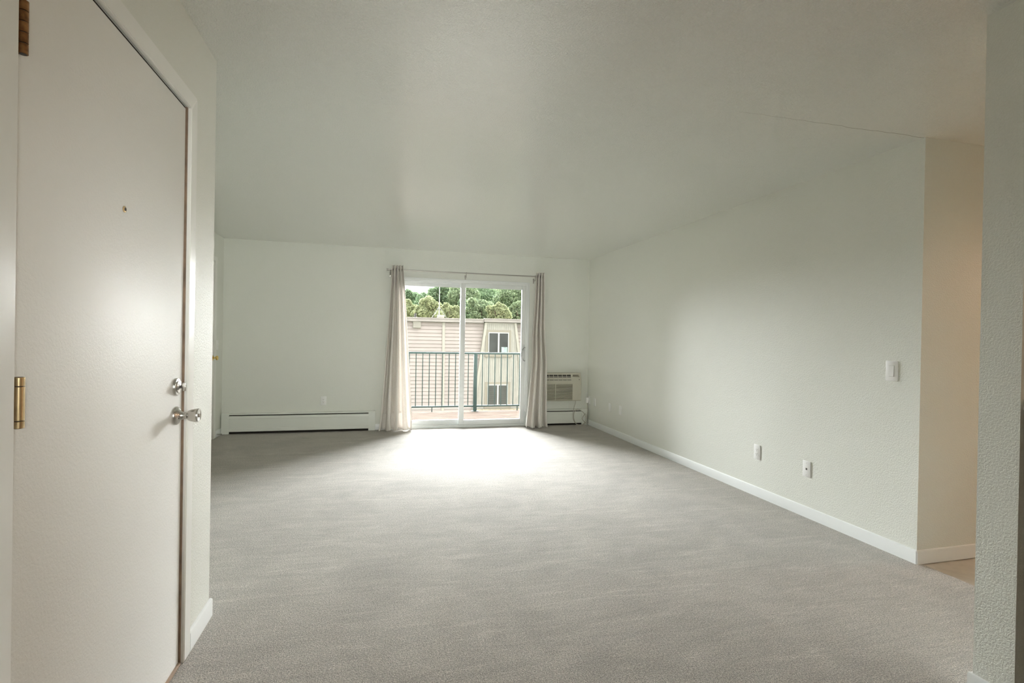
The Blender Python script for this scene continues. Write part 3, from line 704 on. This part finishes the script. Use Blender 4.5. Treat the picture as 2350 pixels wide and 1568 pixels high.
# tapering bay with upright boards and two windows
FB = BY - .30
def tx(z, s): return (5.74 - .131 * (2.13 - z)) if s < 0 else (7.28 + .14 * (2.13 - z))
zb = -5.5
Hp(MB().prism([(tx(2.15, -1), FB + .06, 2.15), (tx(2.15, 1), FB + .06, 2.15), (tx(zb, 1), FB + .06, zb), (tx(zb, -1), FB + .06, zb)], (0, .5, 0)), 'bay_panel', M['board'])
mb = MB(); x = 4.85
while x < 8.9:
    # raised batten where it lies inside the bay
    zt = 2.15
    if x < 5.74: zt = 2.13 - (5.74 - x) / .131
    if x > 7.28: zt = 2.13 - (x - 7.28) / .14
    if zt > zb + .3: mb.box(x, x + .085, FB + .045, FB + .061, zb, zt - .05)
    x += .112
Hp(mb, 'upright_boards', M['board'])
for s in (-1, 1):
    o = s * .155
    Hp(MB().prism([(tx(2.15, s), FB - .02, 2.15), (tx(2.15, s) + o * .9, FB - .02, 2.15), (tx(zb, s) + o, FB - .02, zb), (tx(zb, s), FB - .02, zb)], (0, .62, 0)), 'bay_trim', M['htrim'])
def hwin(x0, x1, z0, z1, blind):
    wn = Hp(MB().box(x0 - .14, x1 + .14, FB + .02, FB + .10, z0 - .05, z1 + .14), 'window', M['hcasing'])
    Hp(MB().box(x0 - .18, x1 + .18, FB - .03, FB + .08, z0 - .17, z0 - .05), 'sill', M['hcasing'], wn)
    mb = MB(); w_ = .05; f0_ = FB - .02; f1 = FB + .04; xm = (x0 + x1) / 2
    ring(mb, x0, x1, z0, z1, f0_, f1, w_, bev=0); mb.box(xm - .045, xm + .045, f0_ - .01, f1, z0 + w_, z1 - w_)
    Hp(mb, 'window_frame', M['hwhite'], wn)
    for a, c_ in ((x0 + w_, xm - .045), (xm + .045, x1 - w_)):
        Hp(MB().box(a, c_, FB - .004, FB + .0195, z0 + w_, z1 - w_), 'pane', M['hglass'], wn)
        if blind:
            mb = MB(); z = z0 + w_ + .02
            while z < z1 - w_ - .02: mb.box(a + .01, c_ - .01, FB - .007, FB - .0045, z, z + .018); z += .045
            Hp(mb, 'blind', M['blind'], wn)
    return wn
w1 = hwin(5.80, 6.98, .40, 1.60, False)
Hp(MB().box(6.56, 6.90, FB - .009, FB - .005, .46, .78), 'card', M['poster'], w1, 'pale teal card in the corner of the pane')
hwin(5.80, 6.98, -2.50, -1.32, True)
# stone ledge under the bay
lg = MB(); random.seed(3)
lg.box(4.9, 14, BY - 1.6, BY - .5, -2.78, -2.66, .01); x = 4.95
while x < 13.8:
    w_ = random.uniform(.3, .7); lg.box(x, x + w_, BY - 1.62, BY - .9, -2.665, -2.62 + random.uniform(-.02, .02), .015, 1); x += w_ + .02
Hp(lg, 'stone_ledge', M['stone'])

# roof things
an = empty('antenna_mast', (3.11, BY + .4, 2.30), 'thin white antenna mast on a tripod on the flat roof', 'antenna')
AYM = BY + .4; AXM = 3.12
P(MB().lathe((AXM, AYM, 2.30), (0, 0, 1), [(0, .022), (3.2, .016)], 10), 'mast', mat('white_mast', (.62, .62, .62), .4), an)
for dx, dyy in ((-.42, -.1), (.42, -.1), (.0, .5)):
    P(MB().tube([(AXM + dx, AYM + dyy, 2.33), (AXM, AYM, 2.98)], .012, 6), 'brace', M['galv'], an)
for ya in (AYM - .20, AYM + .40): P(MB().box(2.68, 3.58, ya, ya + .08, 2.302, 2.34), 'foot_rail', M['galv'], an)
P(MB().box(3.02, 3.38, AYM - .24, AYM - .02, 2.342, 2.50, .01), 'ballast_block', M['htrim'], an)
rv = empty('roof_vent_pipe', (1.20, BY + .6, 2.30), 'grey metal vent stack with cone cap at the left roof edge', 'vent pipe')
P(MB().lathe((1.16, BY + .6, 2.30), (0, 0, 1), [(0, .10), (.40, .10), (.41, .12)], 16), 'pipe', M['galv'], rv)
P(MB().lathe((1.16, BY + .6, 2.72), (0, 0, 1), [(0, .19), (.02, .19), (.14, .03)], 16), 'cap', M['galv'], rv)
b = MB().lathe((1.85, BY + 1.0, 2.30), (0, 0, 1), [(0, .13), (.09, .12), (.10, .06), (.30, .06)], 14)
tag(b.build('roof_vent', M['slot']), 'small dark roof vent right of the grey vent stack', 'vent')

# ================================================================== TREES
def tree(label, px_c, ytop, rpx, Y, m, seed, squash=.9, leaf=.095, n=13000, lobes=12):
    """px_c, ytop, rpx only help me read positions off the survey; converted to metres here"""
    rnd = random.Random(seed)
    al = math.atan((px_c - 1175) / FPX) + YAW
    X = Y * math.tan(al); zc = Y * cos(math.atan((px_c - 1175) / FPX)) / cos(al)
    hor = 775 + .0173 * (px_c - 869)
    zt = CH + (hor - ytop) / FPX * zc; r = rpx / FPX * zc
    root = empty('tree', (X, Y, -5.6), label, 'tree', 'trees behind the opposite building')
    # trunk and limbs
    mb = MB(); mb.tube([(X, Y, -5.6), (X + .1, Y, -2.5), (X, Y, zt - 1.6 * r)], [.28, .22, .14], 9)
    for k in range(6):
        a = k * 1.05 + rnd.random(); mb.tube([(X, Y, zt - 2.2 * r + .1 * k), (X + .5 * r * cos(a), Y + .5 * r * sin(a), zt - 1.2 * r), (X + .8 * r * cos(a), Y + .8 * r * sin(a), zt - .7 * r)], [.10, .06, .02], 6)
    P(mb, 'trunk', M['bark'], root)
    # crown: leaf clusters on a set of puffs
    bm = bmesh.new(); cz = zt - r * squash
    puffs = []
    for k in range(lobes * 3):
        th = rnd.uniform(0, 2 * pi); ph = math.acos(rnd.uniform(-.55, 1)); rr = r * rnd.uniform(.35, .92)
        pr_ = r * rnd.uniform(.16, .38)
        puffs.append((Vector((X + 1.3 * rr * sin(ph) * cos(th), Y + rr * sin(ph) * sin(th), cz + rr * cos(ph) * squash)), pr_))
    puffs.append((Vector((X, Y, cz)), r * .6))
    puffs.append((Vector((X, Y, cz - r * .9)), r * .75))
    tot = sum(p[1] ** 2 for p in puffs)
    for c_, pr_ in puffs:
        for _ in range(int(n * pr_ ** 2 / tot)):
            d = Vector((rnd.gauss(0, 1), rnd.gauss(0, 1), rnd.gauss(0, 1) + .25)).normalized()
            p = c_ + d * pr_ * rnd.triangular(.55, 1.25, .95)
            nrm = (d + Vector((rnd.gauss(0, .85), rnd.gauss(0, .85), rnd.gauss(0, .85)))).normalized()
            u = nrm.orthogonal().normalized(); ang = rnd.uniform(0, 2 * pi); v = nrm.cross(u); u, v = u * cos(ang) + v * sin(ang), -u * sin(ang) + v * cos(ang)
            L_ = leaf * rnd.uniform(.6, 1.3); W_ = L_ * .6
            q = [bm.verts.new(p + u * L_), bm.verts.new(p + v * W_ + nrm * .02), bm.verts.new(p - u * L_), bm.verts.new(p - v * W_ + nrm * .02)]
            bm.faces.new(q)
    me = bpy.data.meshes.new('foliage'); bm.to_mesh(me); bm.free(); me.materials.append(m)
    o = bpy.data.objects.new('foliage', me); COL.objects.link(o); o.parent = root; o.matrix_parent_inverse = Matrix.Translation(-Vector(root.location))
LY, LD, LM = M['leaf_yellow'], M['leaf_dark'], M['leaf_mid']
tree('yellow green rounded tree above the roof, right of the antenna foot', 1029, 700, 25, 38.6, LY, 1)
tree('yellow green rounded tree above the roof, left of the antenna mast', 984, 688, 31, 41.5, LY, 2)
tree('yellow green bushy tree low at the left edge of the glass', 938, 694, 23, 44.5, LY, 3)
tree('tall dark green tree behind the antenna mast', 1012, 648, 42, 49.5, LD, 4, n=18000)
tree('dark green ragged tree beside the patch of open sky', 938, 670, 22, 55, LD, 5, n=9000)
tree('mid green tree behind the meeting stile of the glass door', 1062, 656, 34, 46.5, LM, 6)
tree('dark rounded tree above the roof, left half of the right glass', 1100, 689, 31, 40.5, LM, 7)
tree('lighter rounded tree above the right roof edge, centre of the right glass', 1145, 699, 24, 38, LY, 8)
tree('tall dark green tree at the top of the right glass', 1115, 652, 52, 53, LD, 9, n=18000)
tree('tall mid green tree at the right edge of the glass', 1185, 650, 52, 48, LM, 10, n=17000)
tree('green tree low at the right edge of the glass above the roof', 1190, 699, 26, 43, LM, 12)
tree('dark green tree in the gap behind the two rounded trees', 1075, 690, 26, 43, LD, 13)
tree('mid green tree at the very top of the right glass, farthest back', 1146, 650, 40, 61, LM, 15, n=15000)
tree('dark green tree low in the gap behind the low yellow green trees', 962, 694, 24, 47, LD, 14)
